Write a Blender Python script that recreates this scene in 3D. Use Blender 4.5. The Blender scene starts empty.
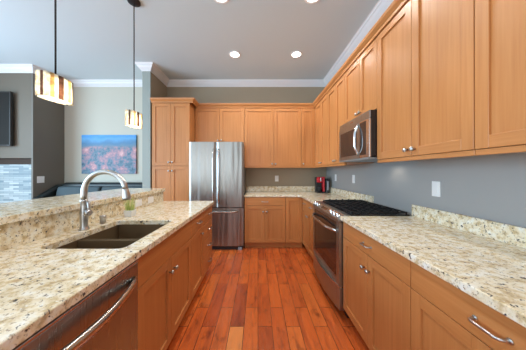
import bpy, bmesh, math, random
from mathutils import Vector, Matrix
random.seed(7)
PI = math.pi
S = bpy.context.scene
COL = S.collection

# ------------------------------------------------------------------ camera
cam = bpy.data.cameras.new('camera'); camo = bpy.data.objects.new('camera', cam); COL.objects.link(camo)
camo.location = (0, 0, 1.3); camo.rotation_euler = (PI/2, 0, 0)
cam.sensor_width = 36; cam.lens = 200/526*36
cam.shift_x = 5/526; cam.shift_y = -3/526
cam.clip_start = .02
S.camera = camo
# ------------------------------------------------------------------ world, exposure
S.view_settings.view_transform = 'Standard'; S.view_settings.look = 'None'
S.view_settings.gamma = 1; S.view_settings.use_curve_mapping = False
S.view_settings.exposure = 0.27
w = bpy.data.worlds.new('world'); S.world = w; w.use_nodes = True
w.node_tree.nodes['Background'].inputs[0].default_value = (.75, .87, 1, 1)
w.node_tree.nodes['Background'].inputs[1].default_value = 1.0

def area(name, loc, rot, sx, sy, power, color):
    l = bpy.data.lights.new(name, 'AREA'); l.shape = 'RECTANGLE'; l.size = sx; l.size_y = sy
    l.energy = power; l.color = color
    o = bpy.data.objects.new(name, l); COL.objects.link(o); o.location = loc; o.rotation_euler = rot
    return o
# daylight entering through the windows of the living room (left) and behind the camera
area('daylight_left', (-5.25, .3, 1.6), (0, -PI/2, 0), 2.2, 4.0, 260, (.54, .79, 1))
area('daylight_rear', (-2.4, -3.55, 1.65), (PI/2, 0, 0), 5.0, 2.3, 62, (.80, .93, 1))

# ------------------------------------------------------------------ materials
def mat(name, color=(.8, .8, .8), rough=.5, metal=0, **kw):
    m = bpy.data.materials.new(name); m.use_nodes = True
    b = m.node_tree.nodes['Principled BSDF']
    b.inputs['Base Color'].default_value = (*color, 1)
    b.inputs['Roughness'].default_value = rough
    b.inputs['Metallic'].default_value = metal
    for k, v in kw.items(): b.inputs[k.replace('_', ' ')].default_value = v
    return m
class NT:
    def __init__(s, m): s.t = m.node_tree; s.b = s.t.nodes['Principled BSDF']
    def n(s, typ, **kw):
        x = s.t.nodes.new(typ)
        for k, v in kw.items(): setattr(x, k, v)
        return x
    def l(s, a, b): s.t.links.new(a, b)
    def pos(s, scale, src='Position'):
        if src == 'Position': o = s.n('ShaderNodeNewGeometry').outputs['Position']
        else: o = s.n('ShaderNodeTexCoord').outputs['Object']
        mp = s.n('ShaderNodeMapping'); mp.inputs['Scale'].default_value = scale
        s.l(o, mp.inputs['Vector']); return mp
    def noise(s, vec, scale, detail=3, rough=.55):
        x = s.n('ShaderNodeTexNoise'); x.inputs['Scale'].default_value = scale
        x.inputs['Detail'].default_value = detail; x.inputs['Roughness'].default_value = rough
        s.l(vec, x.inputs['Vector']); return x
    def ramp(s, fac, stops):
        r = s.n('ShaderNodeValToRGB'); e = r.color_ramp.elements
        while len(e) < len(stops): e.new(.5)
        for el, (p, c) in zip(e, stops): el.position = p; el.color = (*c, 1)
        s.l(fac, r.inputs['Fac']); return r
    def mix(s, fac, a, b, mode='MIX'):
        x = s.n('ShaderNodeMix', data_type='RGBA', blend_type=mode)
        if isinstance(fac, (int, float)): x.inputs[0].default_value = fac
        else: s.l(fac, x.inputs[0])
        for v, i in ((a, 6), (b, 7)):
            if isinstance(v, tuple): x.inputs[i].default_value = (*v, 1)
            else: s.l(v, x.inputs[i])
        return x.outputs[2]
    def bump(s, h, strength, dist):
        x = s.n('ShaderNodeBump'); x.inputs['Strength'].default_value = strength
        x.inputs['Distance'].default_value = dist; s.l(h, x.inputs['Height'])
        s.l(x.outputs['Normal'], s.b.inputs['Normal'])

def wood(name, scale, c1, c2, c3):
    m = mat(name, c2, .36); t = NT(m)
    g = t.noise(t.pos(scale).outputs[0], 1, 4, .6)
    r = t.ramp(g.outputs['Fac'], [(.3, c1), (.5, c2), (.72, c3)])
    big = t.noise(t.pos((1.3, 1.3, .8)).outputs[0], 1, 2)
    rb = t.ramp(big.outputs['Fac'], [(.35, (.86, .84, .82)), (.65, (1.08, 1.06, 1.04))])
    t.l(t.mix(.8, r.outputs['Color'], rb.outputs['Color'], 'MULTIPLY'), t.b.inputs['Base Color'])
    return m
WC = ((.49, .188, .055), (.535, .218, .067), (.58, .25, .084))
WOOD_V = wood('fir_vertical_grain', (45, 45, 1.6), *WC)
WOOD_H = wood('fir_horizontal_grain', (2.2, 2.2, 60), *WC)
WOOD_IN = mat('cabinet_interior', (.25, .12, .05), .6)

def granite():
    m = mat('cream_granite', (.7, .6, .45), .12); t = NT(m)
    p = t.pos((1, 1, 1)).outputs[0]
    a = t.noise(p, 26, 5, .6)
    base = t.ramp(a.outputs['Fac'], [(.28, (.46, .32, .16)), (.40, (.66, .52, .31)), (.50, (.82, .72, .52)), (.66, (.88, .85, .76))])
    b = t.noise(p, 95, 3, .6)
    sp = t.ramp(b.outputs['Fac'], [(.575, (0, 0, 0)), (.65, (1, 1, 1))])
    c1 = t.mix(sp.outputs['Color'], base.outputs['Color'], (.42, .33, .23))
    c = t.noise(t.pos((1, 1.0, 1)).outputs[0], 46, 4, .64)
    s2 = t.ramp(c.outputs['Fac'], [(.605, (0, 0, 0)), (.64, (1, 1, 1))])
    c2 = t.mix(s2.outputs['Color'], c1, (.075, .062, .062))
    d = t.noise(p, 75, 2, .5)
    s3 = t.ramp(d.outputs['Fac'], [(.26, (1, 1, 1)), (.33, (0, 0, 0))])
    c3 = t.mix(s3.outputs['Color'], c2, (.86, .84, .78))
    t.l(c3, t.b.inputs['Base Color'])
    return m
GRANITE = granite()

def floor_mat():
    m = mat('hardwood_planks', (.4, .1, .03), .2); t = NT(m)
    g = t.n('ShaderNodeNewGeometry'); sx = t.n('ShaderNodeSeparateXYZ'); cx = t.n('ShaderNodeCombineXYZ')
    t.l(g.outputs['Position'], sx.inputs[0])
    t.l(sx.outputs['Y'], cx.inputs['X']); t.l(sx.outputs['X'], cx.inputs['Y'])
    br = t.n('ShaderNodeTexBrick', offset=.37, offset_frequency=2, squash=1)
    for k, v in (('Scale', 1), ('Mortar Size', .0022), ('Mortar Smooth', .1), ('Bias', 0), ('Brick Width', .64), ('Row Height', .118)):
        br.inputs[k].default_value = v
    br.inputs['Color1'].default_value = (0, 0, 0, 1); br.inputs['Color2'].default_value = (1, 1, 1, 1)
    br.inputs['Mortar'].default_value = (.5, .5, .5, 1)
    t.l(cx.outputs[0], br.inputs['Vector'])
    col = t.ramp(br.outputs['Color'], [(0, (.34, .066, .020)), (.1, (.50, .100, .024)), (.6, (.62, .132, .028)), (.92, (.66, .165, .036)), (1, (.76, .27, .07))])
    # grain, shifted per plank
    ad = t.n('ShaderNodeVectorMath', operation='ADD')
    mu = t.n('ShaderNodeVectorMath', operation='SCALE'); mu.inputs['Scale'].default_value = 9
    t.l(br.outputs['Color'], mu.inputs[0]); t.l(g.outputs['Position'], ad.inputs[0]); t.l(mu.outputs[0], ad.inputs[1])
    mp = t.n('ShaderNodeMapping'); mp.inputs['Scale'].default_value = (26, 2.6, 1); t.l(ad.outputs[0], mp.inputs[0])
    gn = t.noise(mp.outputs[0], 1, 5, .62); gn.inputs['Distortion'].default_value = .8
    gr = t.ramp(gn.outputs['Fac'], [(.26, (.50, .40, .36)), (.46, (.95, .95, .95)), (.75, (1.2, 1.2, 1.15))])
    mp2 = t.n('ShaderNodeMapping'); mp2.inputs['Scale'].default_value = (9, 5, 1); t.l(ad.outputs[0], mp2.inputs[0])
    kn = t.noise(mp2.outputs[0], 1, 4, .65)
    kr = t.ramp(kn.outputs['Fac'], [(.30, (.36, .29, .28)), (.43, (1, 1, 1))])
    c = t.mix(.9, col.outputs['Color'], gr.outputs['Color'], 'MULTIPLY')
    c = t.mix(.9, c, kr.outputs['Color'], 'MULTIPLY')
    c = t.mix(br.outputs['Fac'], c, (.035, .012, .006))
    t.l(c, t.b.inputs['Base Color'])
    rr = t.ramp(gn.outputs['Fac'], [(.2, (.34, .34, .34)), (.8, (.2, .2, .2))]); t.l(rr.outputs['Color'], t.b.inputs['Roughness'])
    t.bump(gn.outputs['Fac'], .25, .003)
    return m
FLOOR = floor_mat()

def steel(name, color, rough, wave=.0, dirx=(9, 9, .6)):
    m = mat(name, color, rough, 1); t = NT(m)
    a = t.noise(t.pos((300, 300, 3), 'Object').outputs[0], 1, 2)
    r = t.ramp(a.outputs['Fac'], [(.3, (rough*.8,)*3), (.7, (rough*1.25,)*3)]); t.l(r.outputs['Color'], t.b.inputs['Roughness'])
    if wave:
        b = t.noise(t.pos(dirx, 'Object').outputs[0], 1, 1)
        t.bump(b.outputs['Fac'], wave, .02)
    return m
STEEL = steel('brushed_stainless', (.33, .315, .295), .33, 1.0)
STEEL_H = steel('stainless_trim', (.62, .61, .60), .22)
STEEL_DW = steel('dark_stainless', (.37, .395, .40), .32)
NICKEL = mat('satin_nickel', (.50, .49, .48), .30, 1)
CHROME = mat('bright_chrome', (.85, .85, .86), .10, 1)
SINKM = mat('bronze_toned_sink_steel', (.21, .145, .08), .38, .55)
BLACK = mat('black_enamel', (.012, .012, .013), .22)
IRON = mat('cast_iron', (.012, .012, .013), .55, 0, Specular_IOR_Level=.3)
GLASSBLK = mat('dark_oven_glass', (.028, .018, .015), .06)
BLKPL = mat('black_plastic', (.018, .018, .02), .35)
REDPL = mat('red_plastic', (.50, .012, .022), .25)
WHITEPL = mat('white_plastic', (.85, .85, .84), .35)
BRONZE = mat('dark_bronze', (.035, .033, .035), .4, .6)
def paint(name, c, r=.6):
    m = mat(name, c, r); t = NT(m)
    n = t.noise(t.pos((1, 1, 1)).outputs[0], 260, 2); t.bump(n.outputs['Fac'], .05, .001); return m
P_KIT = paint('taupe_grey_wall_paint', (.37, .30, .21))
P_RIGHT = paint('grey_wall_paint', (.36, .355, .345), .5)
P_PALE = paint('pale_green_grey_wall_paint', (.56, .53, .44))
P_TV = paint('greige_wall_paint', (.16, .132, .098))
P_DARK = paint('dark_taupe_wall_paint', (.17, .148, .12))
P_CEIL = paint('ceiling_paint', (.66, .765, .80), .8)
P_TRIM = mat('white_trim_paint', (.80, .81, .82), .4)
def stone_mat():
    m = mat('stacked_ledger_stone', (.6, .7, .72), .6); t = NT(m)
    g = t.n('ShaderNodeNewGeometry'); sx = t.n('ShaderNodeSeparateXYZ'); cx = t.n('ShaderNodeCombineXYZ')
    t.l(g.outputs['Position'], sx.inputs[0]); t.l(sx.outputs['X'], cx.inputs['X']); t.l(sx.outputs['Z'], cx.inputs['Y'])
    br = t.n('ShaderNodeTexBrick', offset=.43, squash=1)
    for k, v in (('Scale', 1), ('Mortar Size', .002), ('Brick Width', .17), ('Row Height', .032), ('Bias', 0)): br.inputs[k].default_value = v
    br.inputs['Color1'].default_value = (.20, .27, .30, 1); br.inputs['Color2'].default_value = (.52, .58, .58, 1)
    br.inputs['Mortar'].default_value = (.2, .24, .26, 1)
    t.l(cx.outputs[0], br.inputs['Vector']); t.l(br.outputs['Color'], t.b.inputs['Base Color'])
    t.bump(br.outputs['Color'], .6, .01)
    return m
STONE = stone_mat()

# ------------------------------------------------------------------ helpers
class MB:
    def __init__(s): s.bm = bmesh.new()
    def box(s, x0, x1, y0, y1, z0, z1, mi=0):
        v = [s.bm.verts.new(p) for p in ((x0,y0,z0),(x1,y0,z0),(x1,y1,z0),(x0,y1,z0),(x0,y0,z1),(x1,y0,z1),(x1,y1,z1),(x0,y1,z1))]
        for f in ((3,2,1,0),(4,5,6,7),(0,1,5,4),(1,2,6,5),(2,3,7,6),(3,0,4,7)):
            fc = s.bm.faces.new([v[i] for i in f]); fc.material_index = mi
        return s
    def prism(s, prof, axis, a, b, mi=0):
        """closed profile (2D) extruded along axis from a to b"""
        def P(p, t):
            return {'x': (t, p[0], p[1]), 'y': (p[0], t, p[1]), 'z': (p[0], p[1], t)}[axis]
        A = [s.bm.verts.new(P(p, a)) for p in prof]; B = [s.bm.verts.new(P(p, b)) for p in prof]
        n = len(prof)
        fs = [s.bm.faces.new(A[::-1]), s.bm.faces.new(B)]
        for i in range(n): fs.append(s.bm.faces.new((A[i], A[(i+1) % n], B[(i+1) % n], B[i])))
        for f in fs: f.material_index = mi
        return s
    def tube(s, pts, r, seg=12, mi=0, smooth=True):
        pts = [Vector(p) for p in pts]; n = len(pts)
        rs = r if isinstance(r, (list, tuple)) else [r]*n
        rings = []; up = None
        for i, p in enumerate(pts):
            d = (pts[min(i+1, n-1)] - pts[max(i-1, 0)])
            if d.length < 1e-9: d = Vector((0, 0, 1))
            d.normalize()
            if up is None:
                up = Vector((0, 0, 1)) if abs(d.z) < .9 else Vector((0, 1, 0))
            u = up - d*up.dot(d); u.normalize(); v = d.cross(u); up = u
            rings.append([s.bm.verts.new(p + (u*math.cos(2*PI*k/seg) + v*math.sin(2*PI*k/seg))*rs[i]) for k in range(seg)])
        for a, b in zip(rings, rings[1:]):
            for k in range(seg):
                f = s.bm.faces.new((a[k], a[(k+1) % seg], b[(k+1) % seg], b[k])); f.smooth = smooth; f.material_index = mi
        for rg in (rings[0][::-1], rings[-1]):
            f = s.bm.faces.new(rg); f.material_index = mi
        return s
    def lathe(s, c, prof, axis='z', seg=24, mi=0):
        """prof: (r, t) list along axis"""
        rings = []
        for r, t in prof:
            ring = []
            for k in range(seg):
                a = 2*PI*k/seg; x, y = r*math.cos(a), r*math.sin(a)
                p = {'z': (x, y, t), 'y': (x, t, y), 'x': (t, x, y)}[axis]
                ring.append(s.bm.verts.new((c[0]+p[0], c[1]+p[1], c[2]+p[2])))
            rings.append(ring)
        for a, b in zip(rings, rings[1:]):
            for k in range(seg):
                f = s.bm.faces.new((a[k], a[(k+1) % seg], b[(k+1) % seg], b[k])); f.smooth = True; f.material_index = mi
        for rg in (rings[0][::-1], rings[-1]): s.bm.faces.new(rg).material_index = mi
        return s
    def plate(s, outer, holes, z0, z1):
        loops = [outer] + list(holes)
        tops = []; edges = []
        for L in loops:
            vs = [s.bm.verts.new((x, y, z1)) for x, y in L]; tops.append(vs)
            edges += [s.bm.edges.new((vs[i], vs[(i+1) % len(vs)])) for i in range(len(vs))]
        res = bmesh.ops.triangle_fill(s.bm, use_beauty=True, use_dissolve=False, edges=edges, normal=(0, 0, 1))
        fs = [g for g in res['geom'] if isinstance(g, bmesh.types.BMFace)]
        m = {}
        for vs in tops:
            for v in vs: m[v] = s.bm.verts.new((v.co.x, v.co.y, z0))
        for f in fs: s.bm.faces.new([m[v] for v in reversed(f.verts)])
        for vs in tops:
            for i in range(len(vs)):
                a, b = vs[i], vs[(i+1) % len(vs)]
                s.bm.faces.new((a, b, m[b], m[a]))
        return s
    def sweep(s, path, prof, closed_prof=True):
        """path: plan points; prof: (offset to the left of travel, z)"""
        n = len(path); secs = []
        P = [Vector(p) for p in path]
        for i in range(n):
            if i > 0: d0 = (P[i]-P[i-1]).normalized()
            if i < n-1: d1 = (P[i+1]-P[i]).normalized()
            if i == 0: d0 = d1
            if i == n-1: d1 = d0
            n0 = Vector((-d0.y, d0.x)); n1 = Vector((-d1.y, d1.x))
            m = (n0+n1); m = m/ max(m.length_squared, 1e-6) * 2
            secs.append([s.bm.verts.new((P[i].x+m.x*o, P[i].y+m.y*o, z)) for o, z in prof])
        k = len(prof)
        for a, b in zip(secs, secs[1:]):
            for j in range(k):
                s.bm.faces.new((a[j], a[(j+1) % k], b[(j+1) % k], b[j]))
        s.bm.faces.new(secs[0][::-1]); s.bm.faces.new(secs[-1])
        return s
    def build(s, name, mats, parent=None, bevel=0, smooth=False, seg=2):
        bmesh.ops.recalc_face_normals(s.bm, faces=s.bm.faces)
        me = bpy.data.meshes.new(name); s.bm.to_mesh(me); s.bm.free()
        for m in (mats if isinstance(mats, (list, tuple)) else [mats]): me.materials.append(m)
        o = bpy.data.objects.new(name, me); COL.objects.link(o)
        if parent: o.parent = parent
        if bevel:
            md = o.modifiers.new('bevel', 'BEVEL'); md.width = bevel; md.segments = seg; md.limit_method = 'ANGLE'; md.angle_limit = math.radians(40)
        return o
def tag(o, label=None, cat=None, group=None, kind=None):
    if label: o['label'] = label
    if cat: o['category'] = cat
    if group: o['group'] = group
    if kind: o['kind'] = kind
    return o
def empty(name, loc, rz=0, label=None, cat=None, group=None):
    o = bpy.data.objects.new(name, None); COL.objects.link(o); o.location = loc; o.rotation_euler = (0, 0, rz)
    o.empty_display_size = .1
    return tag(o, label, cat, group)
def struct(name, mb, m, bevel=0, parent=None):
    o = mb.build(name, m, parent, bevel)
    if not parent: o['kind'] = 'structure'
    return o
def tree_copy(o, parent=None):
    c = o.copy(); COL.objects.link(c)
    if parent: c.parent = parent
    for ch in list(o.children): tree_copy(ch, c)
    return c
FW, FD, FH = -PI/2, PI/2, 0     # facing: right run (-X), island (+X), back run (-Y)

# ------------------------------------------------------------------ shell
CZ = 3.11
struct('floor', MB().box(-5.35, 1.5, -3.6, 4.2, -.1, 0), FLOOR)
struct('ceiling', MB().box(-5.45, 1.5, -3.6, 4.2, CZ, CZ+.1), P_CEIL)
struct('wall_back', MB().box(-1.82, 1.37, 4.0, 4.14, 0, CZ), P_KIT)
struct('wall_right', MB().box(1.37, 1.5, -3.6, 4.14, 0, CZ), P_RIGHT)
struct('wall_stub', MB().box(-1.955, -1.82, 3.40, 4.14, 0, CZ), P_KIT)
struct('wall_stub_end', MB().box(-1.955, -1.82, 3.38, 3.3995, 0, CZ), paint('sage_grey_wall_paint', (.31, .34, .31)))
struct('wall_living_back', MB().box(-4.0, -1.955, 4.0, 4.14, 0, CZ), P_PALE)
struct('wall_living_return', MB().box(-3.9, -3.87, 3.44, 4.0, 0, CZ).box(-4.0, -3.9, 3.57, 4.0, 0, CZ), P_DARK)
struct('wall_fireplace', MB().box(-5.4, -3.9005, 3.44, 3.56, 1.54, CZ), P_TV)
struct('wall_fireplace_stone', MB().box(-5.4, -3.9005, 3.475, 3.56, 0, 1.43), STONE)
# left wall with a window opening
lw = MB(); X0, X1 = -5.45, -5.35
lw.box(X0, X1, -3.6, -1.8, 0, CZ).box(X0, X1, 2.4, 3.56, 0, CZ).box(X0, X1, -1.8, 2.4, 0, .45).box(X0, X1, -1.8, 2.4, 2.75, CZ)
struct('wall_left', lw, P_TV)
rw = MB(); Y0, Y1 = -3.7, -3.6
rw.box(-5.45, -5.0, Y0, Y1, 0, CZ).box(.2, 1.5, Y0, Y1, 0, CZ).box(-5.0, .2, Y0, Y1, 0, .45).box(-5.0, .2, Y0, Y1, 2.85, CZ)
struct('wall_rear', rw, P_PALE)
wf = MB()
for y in (-1.8, -.42, .98, 2.34): wf.box(-5.43, -5.37, y, y+.06, .45, 2.75)
wf.box(-5.43, -5.37, -1.8, 2.4, .45, .51).box(-5.43, -5.37, -1.8, 2.4, 2.69, 2.75)
struct('window_1', wf, P_TRIM)
wf = MB()
for x in (-5.0, -3.28, -1.58, .14): wf.box(x, x+.06, -3.68, -3.62, .45, 2.85)
wf.box(-5.0, .2, -3.68, -3.62, .45, .51).box(-5.0, .2, -3.68, -3.62, 2.79, 2.85)
struct('window_2', wf, P_TRIM)
# crown moulding round the room
cp = [(0, 3.0), (.012, 3.0), (.016, 3.018), (.03, 3.03), (.05, 3.052), (.066, 3.08), (.08, 3.088), (.084, 3.104), (.098, CZ), (0, CZ)]
path = [(1.37, -3.6), (1.37, 4.0), (-1.82, 4.0), (-1.82, 3.38), (-1.955, 3.38), (-1.955, 4.0), (-3.87, 4.0), (-3.87, 3.44), (-5.345, 3.44)]
struct('trim_1', MB().sweep(path, cp), P_TRIM)
# island knee wall (behind the sink counter) and granite splash on it
struct('wall_island', MB().box(-1.40, -1.285, -.6, 2.66, 0, 1.044), P_PALE)

# ------------------------------------------------------------------ cabinets
def front(mb_v, x0, x1, z0, z1, fw=.058, slab=False, th=.02):
    """shaker door drawn in the plane y in [-th,0]"""
    if slab: mb_v.box(x0, x1, -th, 0, z0, z1); return
    mb_v.box(x0, x0+fw, -th, 0, z0, z1).box(x1-fw, x1, -th, 0, z0, z1)
    mb_v.box(x0+fw, x1-fw, -th, 0, z0, z0+fw, 1).box(x0+fw, x1-fw, -th, 0, z1-fw, z1, 1)
    mb_v.box(x0+fw-.002, x1-fw+.002, -th+.011, -.002, z0+fw-.002, z1-fw+.002)
def knob(parent, x, z, y=-.02):
    return MB().lathe((x, y, z), [(.005, 0), (.005, -.012), (.012, -.016), (.0155, -.022), (.014, -.029), (.007, -.033)], 'y', 16).build('knob', NICKEL, parent)
def pull(parent, x, z, y=-.02, L=.096):
    pts = []
    for i in range(13):
        t = i/12; a = t*PI
        pts.append((x - math.cos(a)*L/2, y - .030*min(1, math.sin(a)*1.7), z))
    mb = MB().tube(pts, .0052, 10)
    for sx in (-1, 1): mb.lathe((x+sx*L/2, y, z), [(.009, .0), (.009, -.003), (.006, -.005)], 'y', 12)
    return mb.build('handle', NICKEL, parent)
GAP = .0018
def cabinet(name, label, cat, loc, rz, W, D, z0, z1, fronts, toe=0, open_top=False, rail=0, group=None):
    """loc: left-front corner on the floor; D depth behind the face (y=0)"""
    r = empty(name, loc, rz, label, cat, group)
    b = MB(); g = .0008
    if open_top:
        b.box(g, .018, 0, D, z0, .66).box(W-.018, W-g, 0, D, z0, .66).box(.018, W-.018, 0, .018, z0, z1).box(.018, W-.018, D-.012, D, z0, z1).box(.018, W-.018, .018, D-.012, z0, z0+.018)
    else: b.box(g, W-g, 0, D, z0, z1)
    b.build('cabinet_body', WOOD_V, r)
    if toe: MB().box(g, W-g, .055, .075, 0, z0).build('toe_kick', WOOD_H, r)
    if rail: MB().box(g, W-g, -.016, .01, z0-rail, z0-.0005).build('light_rail', WOOD_H, r, .002)
    for f in fronts:
        kind, x0, x1, a, c = f[:5]; hw = f[5:]
        mb = MB()
        if kind == 'door':
            front(mb, x0+GAP, x1-GAP, a+GAP, c-GAP)
            o = mb.build('door', [WOOD_V, WOOD_H], r, .0018)
        else:
            front(mb, x0+GAP, x1-GAP, a+GAP, c-GAP, slab=True)
            o = mb.build('drawer' if kind == 'drawer' else 'false_front', [WOOD_H], r, .0025)
        for h in hw:
            if h[0] == 'k': knob(o, h[1], h[2])
            if h[0] == 'p': pull(o, h[1], h[2])
    return r
T0, T1 = .11, .878       # base cabinet face
DR = .735                # drawer / door split
def two_door_base(name, label, loc, rz, W, D, **kw):
    m = W/2
    return cabinet(name, label, 'cabinet', loc, rz, W, D, T0, T1,
        [('drawer', 0, W, DR, T1-.006, ('p', m, .80)), ('door', 0, m, T0, DR, ('k', m-.032, DR-.10)), ('door', m, W, T0, DR, ('k', m+.032, DR-.10))], toe=1, **kw)

# --- right run, local x runs from far to near
XF = .765
two_door_base('base_cabinet', 'fir base cabinet right of the range with one wide drawer over two doors', (XF, 1.752, 0), FW, .774, .60)
two_door_base('base_cabinet', 'nearest right-hand fir base cabinet under granite counter, big pull on its drawer', (XF, .977, 0), FW, .677, .60)
two_door_base('base_cabinet', 'fir base cabinet nearest the camera side, at the end of the right run', (XF, .299, 0), FW, .677, .60)
# between corner and range
cabinet('base_cabinet', 'narrow fir base cabinet between the corner and the range with two drawers over two doors', 'cabinet', (XF, 3.38, 0), FW, .775, .60, T0, T1,
    [('drawer', .02, .40, DR, T1-.006, ('p', .21, .80)), ('drawer', .40, .775, DR, T1-.006, ('p', .59, .80)),
     ('door', .02, .40, T0, DR, ('k', .365, .635)), ('door', .40, .775, T0, DR, ('k', .435, .635))], toe=1)
# --- back run
YB = 3.385
two_door_base('base_cabinet', 'fir base cabinet beside the refrigerator with one drawer over two doors', (-.228, YB, 0), FH, .692, .61)
cabinet('base_cabinet', 'narrow single-door fir base cabinet in the back corner', 'cabinet', (.465, YB, 0), FH, .298, .61, T0, T1,
    [('door', 0, .278, T0, T1-.006)], toe=1)
# --- island
XI = -.63
cabinet('sink_base_cabinet', 'fir cabinet under the sink with plain false front over two doors', 'cabinet', (XI, 1.012, 0), FD, .818, .60, T0, T1,
    [('false', 0, .818, .70, T1-.006), ('door', 0, .40, T0, .70, ('k', .365, .61)), ('door', .40, .818, T0, .70, ('k', .435, .61))], toe=1, open_top=True)
cabinet('base_cabinet', 'narrow fir island cabinet with one drawer above one door', 'cabinet', (XI, 1.831, 0), FD, .398, .60, T0, T1,
    [('drawer', 0, .398, .70, T1-.006, ('p', .22, .785)), ('door', 0, .398, T0, .70, ('k', .30, .645))], toe=1)
cabinet('drawer_cabinet', 'fir island end cabinet with a stack of four drawers', 'cabinet', (XI, 2.230, 0), FD, .43, .60, T0, T1,
    [('drawer', 0, .43, .70, T1-.006, ('p', .26, .785)), ('drawer', 0, .43, .50, .70, ('p', .26, .60)),
     ('drawer', 0, .43, .31, .50, ('p', .26, .405)), ('drawer', 0, .43, T0, .31, ('p', .26, .21))], toe=1)
cabinet('base_cabinet', 'fir island cabinet on the near side of the dishwasher', 'cabinet', (XI, -.50, 0), FD, .90, .60, T0, T1,
    [('drawer', 0, .45, DR, T1-.006, ('p', .22, .80)), ('drawer', .45, .9, DR, T1-.006, ('p', .67, .80)),
     ('door', 0, .45, T0, DR, ('k', .41, .635)), ('door', .45, .9, T0, DR, ('k', .49, .635))], toe=1)

# --- uppers
UZ0, UZ1 = 1.405, 2.49
DT = 2.462
def upper(label, loc, rz, W, D=.33, z0=UZ0, split=None, knobs=True, rail=.027, x_start=0, kside=None):
    fr = []
    if split:
        fr = [('door', x_start, split, z0, DT) + ((('k', split-.03, z0+.045),) if knobs else ()),
              ('door', split, W, z0, DT) + ((('k', split+.03, z0+.045),) if knobs else ())]
    else: fr = [('door', x_start, W, z0, DT) + ((('k', kside, z0+.045),) if kside else ())]
    return cabinet('wall_cabinet', label, 'cabinet', loc, rz, W, D, z0, UZ1, fr, rail=rail)
XU = 1.04
upper('fir wall cabinet in the back right corner above the coffee maker', (XU, 3.655, 0), FW, .715, .328, split=.41, x_start=.105)
upper('fir wall cabinet with two doors just left of the microwave', (XU, 2.939, 0), FW, .579, .328, split=.30)
upper('short fir wall cabinet above the microwave', (XU, 2.359, 0), FW, .642, .328, z0=1.845, split=.345, rail=0)
upper('fir wall cabinet immediately right of the microwave with two tall doors', (XU, 1.716, 0), FW, .771, .328, split=.385)
upper('nearest fir wall cabinet, cut by the right edge of the photo', (XU, .944, 0), FW, .77, .328, split=.385)
YU = 3.66
upper('short fir wall cabinet above the refrigerator', (-1.145, YU, 0), FH, .893, .338, z0=1.83, split=.447, rail=0)
upper('fir wall cabinet with two tall doors on the back wall right of the refrigerator', (-.25, YU, 0), FH, 1.036, .338, split=.538)
upper('slim single-door fir wall cabinet at the right end of the back wall', (.788, YU, 0), FH, .25, .338, kside=.035)
# pantry
pw = .636
pan = cabinet('pantry_cabinet', 'tall fir pantry cabinet left of the refrigerator with four doors', 'cabinet', (-1.788, 3.39, 0), FH, pw, .608, T0, UZ1,
    [('door', 0, pw/2, 1.405, DT, ('k', pw/2-.03, 1.465)), ('door', pw/2, pw, 1.405, DT, ('k', pw/2+.03, 1.465)),
     ('door', 0, pw/2, T0, 1.40, ('k', pw/2-.03, 1.32)), ('door', pw/2, pw, T0, 1.40, ('k', pw/2+.03, 1.32))], toe=1)
# cabinet cornice (one continuous run)
cc = [(-.01, 2.49), (.0, 2.465), (.022, 2.465), (.026, 2.485), (.045, 2.505), (.055, 2.52), (.06, 2.54), (-.01, 2.54)]
cc = [(o, z) for o, z in cc]
cornice = MB().sweep([(XU, .174), (XU, YU), (-1.128, YU), (-1.128, 3.39), (-1.80, 3.39)],
    [(.021, 2.464), (.030, 2.466), (.032, 2.488), (.046, 2.505), (.055, 2.518), (.06, 2.54), (-.05, 2.54), (-.05, 2.4915), (.021, 2.4915)])
tag(cornice.build('cornice_moulding', WOOD_H), 'continuous fir cornice moulding along the tops of the wall cabinets', 'moulding')

# ------------------------------------------------------------------ counters
CT0, CT1 = .879, .914
def rounded(x0, x1, y0, y1, r, n=5):
    L = []
    for cx, cy, a0 in ((x1-r, y1-r, 0), (x0+r, y1-r, PI/2), (x0+r, y0+r, PI), (x1-r, y0+r, 3*PI/2)):
        for i in range(n+1):
            a = a0+PI/2*i/n; L.append((cx+r*math.cos(a), cy+r*math.sin(a)))
    return L
c = empty('countertop', (0, 0, 0), 0, 'cream granite countertop on the right between the range and the camera', 'countertop')
MB().box(.72, 1.369, -.37, 1.752, CT0, CT1).build('counter_slab', GRANITE, c, .004)
MB().box(1.345, 1.369, -.37, 1.752, CT1+.0003, 1.016).build('backsplash', GRANITE, c, .002)
c = empty('countertop', (0, 3.5, 0), 0, 'L-shaped cream granite countertop in the back corner beside the refrigerator', 'countertop')
MB().plate([(-.232, -.14), (.66, -.14), (.72, -.20), (.72, -.898), (1.369, -.898), (1.369, .499), (-.232, .499)], [], CT0, CT1).build('counter_slab', GRANITE, c, .004)
MB().box(-.232, 1.344, .475, .499, CT1+.0003, 1.016).build('backsplash', GRANITE, c, .002)
MB().box(1.345, 1.369, -1.14, .499, CT1+.0003, 1.016).build('backsplash', GRANITE, c, .002)
c = empty('countertop', (-.9, 1, 0), 0, 'cream granite island countertop with the sink cut into it', 'countertop')
hole = rounded(-.215, .22, .01, .60, .035)
MB().plate([(.32, -1.5), (.32, 1.66), (.30, 1.68), (-.357, 1.68), (-.357, -1.5)], [hole], CT0, CT1).build('counter_slab', GRANITE, c, .004)
MB().box(-.384, -.3575, -1.5, 1.66, CT0, 1.044).build('backsplash', GRANITE, c)
tag(MB().plate(rounded(-1.80, -1.235, -.55, 2.68, .02, 3), [], 1.0445, 1.083).build('bar_top', GRANITE, None, .005), 'long raised granite bar ledge behind the island sink', 'bar ledge')

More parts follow.
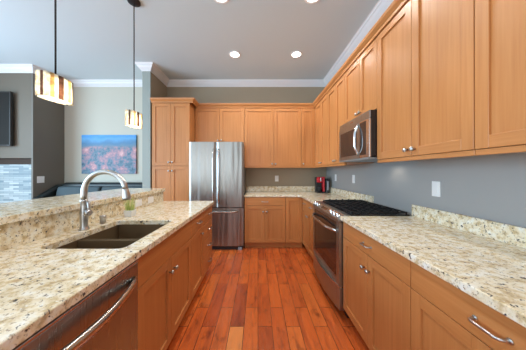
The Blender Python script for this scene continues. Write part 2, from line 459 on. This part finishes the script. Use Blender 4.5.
# sink
s = empty('kitchen_sink', (-.88, 1.29, .68), 0, 'undermount double-bowl sink in the island counter', 'sink')
def bowl(x0_, x1, y0, y1, zb, zt):
    return bowl_(x0_-.045, x1, y0, y1, zb, zt)
def bowl_(x0, x1, y0, y1, zb, zt):
    t = .004
    return MB().box(x0, x1, y0, y1, zb, zb+t).box(x0, x0+t, y0, y1, zb, zt).box(x1-t, x1, y0, y1, zb, zt).box(x0+t, x1-t, y0, y0+t, zb, zt).box(x0+t, x1-t, y1-t, y1, zb, zt)
for (y0, y1) in ((-.285, -.05), (-.03, .318)):
    b = bowl(-.195, .205, y0, y1, .0, .198).build('basin', SINKM, s, .002)
    MB().lathe((0, (y0+y1)/2, .0045), [(.045, 0), (.045, .003), (.03, .003), (.028, .001)], 'z', 20).build('drain', NICKEL, b)
MB().box(-.235, .2, -.0498, -.0302, .176, .19).build('divider', NICKEL, s, .003)

# faucet
f = empty('kitchen_faucet', (-1.168, 1.343, .9142), 0, 'tall brushed nickel gooseneck faucet behind the sink', 'faucet')
MB().lathe((0, 0, 0), [(.030, 0), (.030, .006), (.025, .012), (.0215, .03), (.0235, .07), (.024, .10), (.022, .135), (.020, .16), (.0195, .185), (.022, .19), (.022, .197), (.0185, .20)], 'z', 24).build('faucet_body', NICKEL, f)
pts = [(0, 0, .19), (0, 0, .23)]
for i in range(17):
    a = PI - i/16*(PI*.96); pts.append((.14+.14*math.cos(a), 0, .25+.138*math.sin(a)))
MB().tube(pts, [.0185]*4+[.017]*(len(pts)-4), 16).build('spout', NICKEL, f)
e = Vector(pts[-1])
MB().tube([e+Vector((0, 0, .004)), e, e+Vector((.002, 0, -.012)), e+Vector((.004, 0, -.02)), e+Vector((.007, 0, -.055)), e+Vector((.008, 0, -.068))], [.018, .0195, .0195, .022, .025, .024], 18).build('spray_head', NICKEL, f)
h = MB().tube([(.018, -.008, .115), (.034, -.012, .115), (.048, -.016, .115), (.054, -.018, .115)], [.016, .023, .022, .012], 16).build('handle_hub', NICKEL, f)
MB().tube([(.040, -.012, .125), (.036, -.006, .15), (.03, .0, .18), (.028, .002, .188)], [.011, .009, .011, .008], 12).build('lever', NICKEL, f)
tag(MB().lathe((-1.163, 1.50, .9142), [(.020, 0), (.020, .044), (.0215, .045), (.0215, .058), (.017, .062)], 'z', 20).build('air_gap', NICKEL), 'small brushed cylinder air gap cap between faucet and potted grass', 'air gap')

# potted grass
pl = empty('potted_grass', (-1.118, 1.747, .9142), 0, 'small white pot of green grass beside the sink', 'plant')
m = MB(); q = .03; t2 = .036
vs0 = [m.bm.verts.new(p) for p in ((-q, -q, 0), (q, -q, 0), (q, q, 0), (-q, q, 0))]
vs1 = [m.bm.verts.new(p) for p in ((-t2, -t2, .055), (t2, -t2, .055), (t2, t2, .055), (-t2, t2, .055))]
vs2 = [m.bm.verts.new((v.co.x*.9, v.co.y*.9, .055)) for v in vs1]; vs3 = [m.bm.verts.new((v.co.x*.85, v.co.y*.85, .045)) for v in vs1]
m.bm.faces.new(vs0[::-1])
for A, B in ((vs0, vs1), (vs1, vs2), (vs2, vs3)):
    for i in range(4): m.bm.faces.new((A[i], A[(i+1) % 4], B[(i+1) % 4], B[i]))
m.bm.faces.new(vs3)
m.build('pot', mat('white_ceramic', (.78, .78, .76), .3), pl, .002)
GR = mat('grass_green', (.42, .55, .12), .5); GR2 = mat('grass_yellow_green', (.68, .70, .25), .5)
m = MB()
for i in range(110):
    x, y = random.uniform(-.024, .024), random.uniform(-.024, .024); a = random.uniform(0, 2*PI); ln = random.uniform(.07, .15); sp = random.uniform(.0, .045)
    wv = Vector((math.cos(a+PI/2), math.sin(a+PI/2), 0))*.0016; prev = None
    ox, oy = x*.7, y*.7
    for k in range(4):
        tt = k/3; c0 = Vector((x+ox*tt+math.cos(a)*sp*tt*tt, y+oy*tt+math.sin(a)*sp*tt*tt, .046+ln*(tt-.12*tt*tt)))
        ww = wv*(1-.85*tt); cur = (m.bm.verts.new(c0-ww), m.bm.verts.new(c0+ww))
        if prev: m.bm.faces.new((prev[0], prev[1], cur[1], cur[0])).material_index = i % 2
        prev = cur
tag(m.build('grass_blades', [GR, GR2], pl), kind='stuff')

# outlets and switches
def wall_plate(name, label, loc, rz, W=.072, H=.117, gang='outlet', horizontal=False, cat='outlet', group=None):
    r = empty(name, loc, rz, label, cat, group)
    if horizontal: W, H = H, W
    MB().box(-W/2, W/2, -.006, -.0004, -H/2, H/2).build('cover_plate', WHITEPL, r, .002)
    w2, h2 = (.017, .034) if not horizontal else (.034, .017)
    MB().box(-w2, w2, -.0085, -.006, -h2, h2).build('receptacle' if cat == 'outlet' else 'rocker', WHITEPL, r, .001)
    return r
wall_plate('light_switch', 'white switch plate on the grey right wall over the near counter', (1.37, 1.535, 1.17), FW, cat='switch')
wall_plate('wall_outlet', 'white outlet plate on the right wall behind the far end of the range', (1.37, 2.86, 1.20), FW)
wall_plate('wall_outlet', 'white outlet plate on the right wall near the back corner by the coffee maker', (1.37, 3.52, 1.20), FW)
wall_plate('wall_outlet', 'white outlet plate on the back wall right of the refrigerator', (.375, 4.0, 1.17), FH)
wall_plate('wall_outlet', 'white outlet in the granite splash behind the potted grass', (-1.2575, 2.10, .975), FD, horizontal=True)
wall_plate('wall_outlet', 'white outlet at the far end of the island granite splash', (-1.2575, 2.34, .975), FD, horizontal=True)
wall_plate('light_switch', 'white double switch plate on the dark wall under the near pendant', (-3.87, 3.56, 1.165), FD, W=.12, cat='switch')

# ------------------------------------------------------------------ refrigerator
r = empty('refrigerator', (-1.145, 3.32, 0), 0, 'stainless steel french-door refrigerator with bottom freezer', 'refrigerator')
FWd = .905
MB().box(.004, FWd-.004, .06, .66, .05, 1.785).build('fridge_body', mat('fridge_side_grey', (.12, .12, .125), .4), r, .004)
MB().box(.01, FWd-.01, .03, .60, .0, .05).build('base_grille', BLKPL, r, .003)
def bowed(x0, x1, z0, z1, bow=.006, th=.055):
    prof = [(x1, th), (x0, th)]
    n = 14; R = .012
    for i in range(n+1):
        t = i/n; x = x0+(x1-x0)*t
        e = min(t, 1-t)*(x1-x0)
        y = -bow*(1-(2*t-1)**2) + (R*(1-math.sqrt(max(0, 1-(1-min(e, R)/R)**2))))
        prof.append((x, y))
    return MB().prism(prof, 'z', z0, z1)
mid = FWd/2
for i, (a, b) in enumerate(((0, mid-.003), (mid+.003, FWd))):
    d = bowed(a, b, .715, 1.80).build('fridge_door', STEEL, r)
    for p in d.data.polygons: p.use_smooth = False
    hx = mid-.045 if i == 0 else mid+.045
    hb = MB(); pts = []
    for k in range(15):
        t = k/14; pts.append((hx, -.018-.042*min(1, math.sin(t*PI)*2.2), .78+.90*t))
    hb.tube(pts, [.012]*15, 12).build('handle', STEEL_H, d)
    if i == 1: MB().box(b-.14, b-.06, -.0125, -.006, 1.70, 1.712).build('badge', mat('badge_grey', (.3, .3, .3), .3, .5), d)
d = bowed(0, FWd, .07, .705).build('freezer_drawer', STEEL, r)
pts = [(.09+.725*k/14, -.022-.045*min(1, math.sin(k/14*PI)*2.4), .645) for k in range(15)]
MB().tube(pts, .013, 12).build('handle', STEEL_H, d)
for x in (.06, FWd-.06): MB().box(x-.03, x+.03, .005, .04, 0, .045).build('foot', mat('grey_foot', (.35, .38, .42), .4) if x < .5 else bpy.data.materials['grey_foot'], r, .003)

# ------------------------------------------------------------------ dishwasher (faces +X)
r = empty('dishwasher', (-.63, .405, 0), FD, 'stainless steel dishwasher in the island with curved bar handle', 'dishwasher')
DW = .60
MB().box(.004, DW-.004, .0, .56, .10, .868).build('dishwasher_tub', BLKPL, r)
MB().box(.01, DW-.01, .04, .06, 0, .10).build('toe_kick', BLKPL, r)
d = MB().box(.003, DW-.003, -.03, -.001, .12, .852).build('dishwasher_door', STEEL_DW, r, .004)
MB().box(.003, DW-.003, -.031, -.001, .8522, .862).build('control_strip', STEEL_H, r, .002)
prof = []
pts = [(.03+(.54)*k/20, -.032-.052*math.sin(k/20*PI)**.8, .775) for k in range(21)]
mb = MB(); 
secs = []
for p in pts:
    secs.append([mb.bm.verts.new((p[0], p[1]+dy, p[2]+dz)) for dy, dz in ((-.006, -.016), (-.009, 0), (-.006, .016), (.005, .018), (.005, -.018))])
for A, B in zip(secs, secs[1:]):
    for k in range(5):
        fc = mb.bm.faces.new((A[k], A[(k+1) % 5], B[(k+1) % 5], B[k])); fc.smooth = True
mb.bm.faces.new(secs[0]); mb.bm.faces.new(secs[-1][::-1])
mb.build('handle', STEEL_H, d)

# ------------------------------------------------------------------ range (faces -X); local x far -> near
RW = .838
r = empty('gas_range', (.765, 2.598, 0), FW, 'stainless steel slide-in gas range with black grates', 'range')
MB().box(.003, RW-.003, .0, .577, .06, .905).build('range_body', BLACK, r)
MB().box(.02, RW-.02, .03, .5, 0, .06).build('range_base', BLKPL, r)
cp2 = [(-.055, .858), (-.055, .880), (.0, .921), (.05, .921), (.05, .905), (-.0005, .905), (-.0005, .858)]
cpn = MB().prism(cp2, 'x', .002, RW-.002).build('control_panel', STEEL_DW, r, .003)
for i, x in enumerate((.075, .155, RW-.235, RW-.155, RW-.075)):
    k = MB(); c0 = Vector((x, -.0275, .9005)); n = Vector((0, -.60, .80)).normalized()
    k.tube([c0-n*.002, c0+n*.006, c0+n*.007, c0+n*.028, c0+n*.033], [.024, .024, .019, .0175, .013], 18)
    k.build('burner_knob', CHROME, cpn)
MB().box(.30, .46, -.0012, 0, 0, .03).build('display', GLASSBLK, cpn)
dsp = cpn.children[-1] if cpn.children else None
for ch in cpn.children:
    if ch.name.startswith('display'):
        ch.rotation_euler = (math.radians(-53), 0, 0); ch.location = (0, -.0405, .891)
# door: steel frame with glass
dr = MB()
y0, y1 = -.05, -.001
dr.box(.006, RW-.006, y0, y1, .843, .854).box(.006, RW-.006, y0, y1, .285, .345).box(.006, .07, y0, y1, .345, .843).box(RW-.07, RW-.006, y0, y1, .345, .843)
dd = dr.build('oven_door', STEEL_DW, r)
MB().box(.0695, RW-.0695, y0-.001, y1, .3445, .8435).build('oven_window', GLASSBLK, dd)
pts = [(.04+(RW-.08)*k/16, -.055-.05*min(1, math.sin(k/16*PI)*1.6), .768) for k in range(17)]
MB().tube(pts, [.014]*17, 12).build('handle', STEEL_H, dd)
bw = [(RW-.006, -.001), (.006, -.001)] + [(.006+(RW-.012)*k/16, -.045-.035*math.sin(k/16*PI)) for k in range(17)]
st = MB().prism(bw, 'z', .075, .275).build('storage_drawer', STEEL_DW, r, .002)
MB().prism([(RW-.006, -.002), (.006, -.002)] + [(.006+(RW-.012)*k/16, -.050-.04*math.sin(k/16*PI)) for k in range(17)], 'z', .2755, .2845).build('drawer_lip', STEEL_H, st)
MB().box(.006, RW-.006, .051, .577, .906, .922).build('cooktop', BLACK, r, .002)
for gi in range(3):
    gx0 = .02+gi*.267; gx1 = gx0+.262; g = MB()
    zt = .943; ya, yb = .075, .565
    for x in (gx0, gx1-.010): g.box(x, x+.010, ya, yb, zt-.010, zt)
    for y in (ya, yb-.010): g.box(gx0, gx1, y, y+.010, zt-.010, zt)
    for k in range(1, 3): g.box(gx0+k*.084, gx0+k*.084+.008, ya, yb, zt-.009, zt+.002)
    for k in range(1, 6):
        y = ya+k*.0805
        g.box(gx0, gx1, y, y+.008, zt-.009, zt+.002)
        for x in (gx0+.002, gx0+.082, gx0+.166, gx1-.016): g.prism([(x, zt), (x+.014, zt), (x+.011, zt+.011), (x+.003, zt+.011)], 'y', y-.003, y+.011) if False else g.box(x, x+.013, y-.003, y+.011, zt, zt+.010)
    for x in (gx0, gx1-.010):
        for y in (ya, .315, yb-.010): g.box(x, x+.010, y, y+.010, .922, zt-.009)
    g.build('grate', IRON, r)
for (x, y) in ((.15, .18), (.15, .46), (.42, .32), (.69, .18), (.69, .46)):
    b = MB().lathe((x, y, .922), [(.05, 0), (.05, .004), (.034, .005), (.034, .009), (.030, .0105)], 'z', 20).build('burner', IRON, r)

# ------------------------------------------------------------------ microwave (faces -X)
MWW = .636
r = empty('microwave', (.985, 2.356, 1.425), FW, 'stainless over-the-range microwave hung under the short wall cabinet', 'microwave')
MB().box(.0025, MWW-.0025, -.012, .383, .012, .4115).build('microwave_body', BLACK, r, .002)
MB().box(.01, MWW-.01, -.03, .37, -.012, .0035).build('bottom_vent', mat('vent_grey', (.28, .31, .32), .35, .5), r)
MB().box(.002, MWW-.002, -.022, -.0125, .345, .412).build('top_panel', STEEL_DW, r, .003)
dm = MB(); Xd = .465
dm.box(.002, Xd, -.028, -.0125, .305, .342).box(.002, Xd, -.028, -.0125, .004, .04).box(.002, .035, -.028, -.0125, .04, .305).box(Xd-.045, Xd, -.028, -.0125, .04, .305)
dd = dm.build('microwave_door', STEEL_DW, r)
MB().box(.0345, Xd-.0445, -.0275, -.0125, .0395, .3055).build('window', GLASSBLK, dd)
hp = [(Xd-.02, -.030-.035*min(1, math.sin(k/12*PI)*1.25), .035+.29*k/12) for k in range(13)]
MB().tube(hp, .010, 12).build('handle', CHROME, dd)
cpn = MB().box(Xd+.002, MWW-.002, -.028, -.0125, .004, .342).build('control_panel', STEEL_H, r, .002)
MB().box(Xd+.012, MWW-.055, -.0295, -.028, .03, .33).build('keypad', GLASSBLK, cpn)
MB().box(.27, .33, -.0235, -.022, .378, .387).build('badge', STEEL_H, r)
# cooktop lamp under the microwave
mwl = bpy.data.lights.new('cooktop_lamp', 'SPOT'); mwl.energy = 2.2; mwl.color = (1, .86, .7); mwl.spot_size = math.radians(140); mwl.spot_blend = .8; mwl.shadow_soft_size = .03
mo = bpy.data.objects.new('cooktop_lamp', mwl); COL.objects.link(mo); mo.location = (1.28, 1.95, 1.415)

# ------------------------------------------------------------------ small appliances
k = empty('coffee_maker', (1.16, 3.76, .9142), 0, 'red and black single-serve coffee maker in the back corner', 'coffee maker')
MB().box(-.07, .07, -.09, .09, 0, .022).build('base', BLKPL, k, .004)
MB().box(-.07, .07, .0, .09, .0225, .29).build('water_tank', BLKPL, k, .006)
MB().box(-.062, .035, -.085, -.0005, .19, .295).build('brew_head', REDPL, k, .012)
MB().box(.036, .0695, -.085, -.0005, .0225, .30).build('side_panel', REDPL, k, .008)
MB().box(-.018, .002, -.092, -.0852, .215, .285).build('lever', CHROME, k, .002)
MB().lathe((-.015, -.045, .0225), [(.030, 0), (.032, .004), (.036, .07), (.038, .078)], 'z', 20).build('mug_tray', BLKPL, k)
k = empty('coffee_grinder', (1.287, 3.72, .9142), 0, 'black grinder with silver front beside the red coffee maker', 'grinder')
MB().lathe((0, 0, 0), [(.047, 0), (.047, .02), (.042, .04), (.04, .16), (.045, .18), (.045, .25), (.03, .262)], 'z', 24).build('grinder_body', BLKPL, k)
MB().box(-.016, .016, -.05, -.036, .05, .22).build('front_panel', mat('brushed_grey_panel', (.35, .36, .39), .4, .3), k, .004)

# ------------------------------------------------------------------ pendants
def stained(name, c, tr):
    m = bpy.data.materials.new(name); m.use_nodes = True; t = m.node_tree; b = t.nodes['Principled BSDF']
    b.inputs['Base Color'].default_value = (*c, 1); b.inputs['Roughness'].default_value = .15
    n = t.nodes.new('ShaderNodeBsdfTranslucent'); n.inputs[0].default_value = (*c, 1)
    nz = t.nodes.new('ShaderNodeTexNoise'); nz.inputs['Scale'].default_value = 28; nz.inputs['Detail'].default_value = 3
    g = t.nodes.new('ShaderNodeNewGeometry'); t.links.new(g.outputs['Position'], nz.inputs[0])
    rp = t.nodes.new('ShaderNodeValToRGB'); rp.color_ramp.elements[0].position = .35; rp.color_ramp.elements[1].position = .62
    rp.color_ramp.elements[0].color = (*[v*.55 for v in c], 1); rp.color_ramp.elements[1].color = (*[min(1, v*1.15) for v in c], 1)
    t.links.new(nz.outputs['Fac'], rp.inputs[0]); t.links.new(rp.outputs[0], n.inputs[0]); t.links.new(rp.outputs[0], b.inputs['Base Color'])
    mx = t.nodes.new('ShaderNodeMixShader'); mx.inputs[0].default_value = tr
    t.links.new(b.outputs[0], mx.inputs[1]); t.links.new(n.outputs[0], mx.inputs[2]); t.links.new(mx.outputs[0], t.nodes['Material Output'].inputs[0])
    return m
SG = [stained('amber_glass', (.80, .60, .34), .75), stained('cream_glass', (.92, .88, .80), .75), stained('brown_glass', (.25, .16, .12), .7), stained('smoke_blue_glass', (.13, .16, .22), .7), stained('honey_glass', (.85, .72, .52), .75)]
order = [1, 0, 1, 2, 1, 4, 1, 3, 1, 0, 1, 2, 1, 4, 1, 1, 3, 1, 4, 1, 2, 1, 1, 0, 1, 2]
BULB = mat('bulb_glow', (1, .9, .7), .4); BULB.node_tree.nodes['Principled BSDF'].inputs['Emission Color'].default_value = (1, .82, .55, 1); BULB.node_tree.nodes['Principled BSDF'].inputs['Emission Strength'].default_value = 14
DIFF = stained('frosted_diffuser', (1, .95, .85), .8)
def pendant(label, x, y):
    z0, z1 = 1.778, 1.93
    r = empty('pendant_lamp', (x, y, z0), 0, label, 'pendant lamp', 'glass pendant lamps over the bar')
    h = z1-z0
    MB().lathe((0, 0, CZ-z0), [(.062, -.001), (.062, -.014), (.05, -.022), (.012, -.026)], 'z', 28).build('canopy', BRONZE, r)
    MB().tube([(0, 0, CZ-z0-.026), (0, 0, h-.004)], .0055, 10).build('rod', BRONZE, r)
    m = MB(); n = 26; a0, b0 = .056, .106
    def pt(t, k):
        c, s_ = math.cos(t), math.sin(t); e = .8
        return (math.copysign(abs(c)**e, c)*a0*k, math.copysign(abs(s_)**e, s_)*b0*k)
    for i in range(n):
        t0, t1 = 2*PI*i/n, 2*PI*(i+1)/n; off = 1 if i % 2 else .975
        p0, p1 = pt(t0, off), pt(t1, off); q0, q1 = pt(t0, off-.04), pt(t1, off-.04)
        V = [m.bm.verts.new((p[0], p[1], z)) for z in (0, h) for p in (p0, p1, q1, q0)]
        for f in ((0, 1, 5, 4), (1, 2, 6, 5), (2, 3, 7, 6), (3, 0, 4, 7), (0, 3, 2, 1), (4, 5, 6, 7)):
            m.bm.faces.new([V[j] for j in f]).material_index = order[i]
    m.build('lamp_shade', SG, r)
    MB().prism([pt(2*PI*i/32, .9) for i in range(32)], 'z', h-.012, h-.006).build('shade_holder', BRONZE, r)
    MB().prism([pt(2*PI*i/32, .9) for i in range(32)], 'z', .004, .007).build('diffuser', DIFF, r)
    for yy in (-.045, .045):
        MB().lathe((0, yy, h/2), [(.004, -.03), (.014, -.018), (.018, 0), (.013, .018), (.008, .04)], 'z', 14).build('bulb', BULB, r)
        l = bpy.data.lights.new('pendant_light', 'POINT'); l.energy = 1.2; l.color = (1, .86, .68); l.shadow_soft_size = .02
        o = bpy.data.objects.new('pendant_light', l); COL.objects.link(o); o.parent = r; o.location = (0, yy*.5+.0, h*.28)
    return r
pendant('nearer glass pendant lamp hanging over the bar ledge left of the faucet', -1.352, 1.335)
pendant('farther glass pendant lamp hanging over the bar ledge beside the painting', -1.314, 2.12)

# ------------------------------------------------------------------ recessed lights
LENS = mat('downlight_lens', (1, 1, 1), .4); LENS.node_tree.nodes['Principled BSDF'].inputs['Emission Color'].default_value = (1, .95, .86, 1); LENS.node_tree.nodes['Principled BSDF'].inputs['Emission Strength'].default_value = 9
def down(x, y, label, power=14, group='recessed ceiling lights'):
    r = empty('recessed_light', (x, y, CZ), 0, label, 'ceiling light', group)
    m = MB(); n = 32
    prof = [(.092, 0), (.092, -.004), (.078, -.007), (.062, -.001), (.062, -.0005)]
    rings = [[m.bm.verts.new((a*math.cos(2*PI*k/n), a*math.sin(2*PI*k/n), z)) for k in range(n)] for a, z in prof]
    for A, B in zip(rings, rings[1:]):
        for k_ in range(n): m.bm.faces.new((A[k_], A[(k_+1) % n], B[(k_+1) % n], B[k_]))
    m.build('trim_ring', WHITEPL, r)
    MB().lathe((0, 0, 0), [(.061, -.0006), (.061, -.004), (.05, -.007)], 'z', 28).build('lens', LENS, r)
    l = bpy.data.lights.new('downlight', 'SPOT'); l.energy = power; l.color = (1, .96, .90); l.spot_size = math.radians(150); l.spot_blend = .7; l.shadow_soft_size = .06
    o = bpy.data.objects.new('downlight', l); COL.objects.link(o); o.parent = r; o.location = (0, 0, -.02)
P = 36
down(-.357, 3.08, 'recessed ceiling light, left of the pair nearest the back wall', P)
down(.589, 3.08, 'recessed ceiling light, right of the pair nearest the back wall', P)
down(-.385, 2.06, 'recessed ceiling light at the top edge of the photo, left one', P*.9)
down(.567, 2.06, 'recessed ceiling light at the top edge of the photo, right one', P*.9)
down(-.385, .95, 'recessed ceiling light above the camera, left side', P*.45)
down(.567, .95, 'recessed ceiling light above the camera, right side', P*.35)
down(-.385, -.3, 'recessed ceiling light behind the camera, left side', P*.7)
down(.567, -.3, 'recessed ceiling light behind the camera, right side', P*.4)

# ------------------------------------------------------------------ living room
p = empty('painting', (-2.96, 4.0, 1.65), 0, 'autumn hillside landscape canvas hung on the pale wall', 'painting')
def art():
    m = mat('landscape_art', (.3, .4, .5), .5); t = NT(m)
    tc = t.n('ShaderNodeTexCoord').outputs['Object']; sx = t.n('ShaderNodeSeparateXYZ'); t.l(tc, sx.inputs[0])
    n1 = t.noise(tc, 5, 3)
    ad = t.n('ShaderNodeMath', operation='MULTIPLY_ADD'); t.l(n1.outputs['Fac'], ad.inputs[0]); ad.inputs[1].default_value = .16; t.l(sx.outputs['Z'], ad.inputs[2])
    sky = t.ramp(ad.outputs[0], [(.0, (.05, .12, .2)), (.235, (.12, .22, .3)), (.30, (.06, .19, .36)), (.38, (.10, .34, .62)), (.44, (.05, .28, .66)), (.50, (.12, .42, .80))])
    n2 = t.noise(tc, 6, 6, .72); tr = t.ramp(n2.outputs['Fac'], [(.34, (.03, .07, .12)), (.45, (.09, .19, .26)), (.52, (.30, .20, .26)), (.60, (.52, .26, .28)), (.72, (.80, .50, .48))])
    mk = t.ramp(ad.outputs[0], [(.20, (1, 1, 1)), (.26, (0, 0, 0))])
    t.l(t.mix(mk.outputs['Color'], sky.outputs['Color'], tr.outputs['Color']), t.b.inputs['Base Color']); return m
MB().box(-.54, .54, -.035, -.001, -.385, .385).build('canvas', art(), p, .003)

tv = empty('television', (-4.74, 3.44, 2.2), 0, 'flat black television mounted above the fireplace', 'television')
MB().box(-.57, .57, -.075, -.03, -.46, .46).build('tv_case', mat('tv_bezel', (.03, .027, .025), .4), tv, .004)
MB().box(-.55, .55, -.077, -.0755, -.44, .44).build('screen', mat('tv_screen', (.02, .018, .016), .6, 0, Specular_IOR_Level=.15), tv)
MB().box(-.2, .2, -.029, -.001, -.2, .2).build('wall_bracket', BLKPL, tv)
tag(MB().box(-5.34, -3.902, 3.485, 3.555, 1.431, 1.539).build('mantel_and_gap_shade', mat('walnut_and_gap_shade', (.045, .026, .016), .8), None, .004), 'dark brown wood mantel beam, also standing in for the shadow gap above the stone fireplace', 'mantel')  # brown beam extended leftward, its dark colour standing in for the shadow gap
fb = empty('fireplace_insert', (-4.75, 3.47, .25), 0, 'dark framed fireplace insert set in the stacked stone', 'fireplace')
MB().box(-.5, .25, -.02, .003, 0, .86).box(-.42, .17, -.024, -.0202, .08, .78).build('frame', mat('slate_blue_frame', (.20, .27, .33), .4), fb, .004)
MB().box(-.38, .13, -.027, -.0245, .12, .74).build('fireplace_glass', GLASSBLK, fb)

# sofa
SF = mat('black_leather', (.012, .018, .018), .4); SC = mat('slate_cushion_fabric', (.05, .075, .085), .7)
so = empty('sofa', (-2.86, 3.5, 0), 0, 'dark sofa with slate cushions under the painting', 'sofa')
MB().box(-.86, .78, -.42, .42, .08, .48).build('seat_base', SF, so, .02)
MB().prism([(.22, .48), (.44, .48), (.46, 1.09), (.36, 1.10), (.30, 1.07)], 'x', -.86, .78).build('backrest', SF, so, .015)
for x0 in (-.85, -.035): MB().box(x0+.005, x0+.80, -.38, .20, .481, .62).build('seat_cushion', SC, so, .03, seg=3)
for x0 in (-.85, -.035): MB().prism([(.08, .622), (.21, .622), (.29, 1.04), (.18, 1.03)], 'x', x0+.01, x0+.79).build('back_cushion', SC, so, .03, seg=3)
for x0 in (-.98, .782): MB().prism([(-.44, .08), (.42, .08), (.44, 1.06), (.30, 1.06), (-.2, .80), (-.44, .78)], 'x', x0, x0+.118).build('armrest', SF, so, .02)
for x in (-.8, .72):
    for y in (-.36, .36): MB().lathe((x, y, 0), [(.02, 0), (.026, .079)], 'z', 12).build('leg', BLKPL, so)
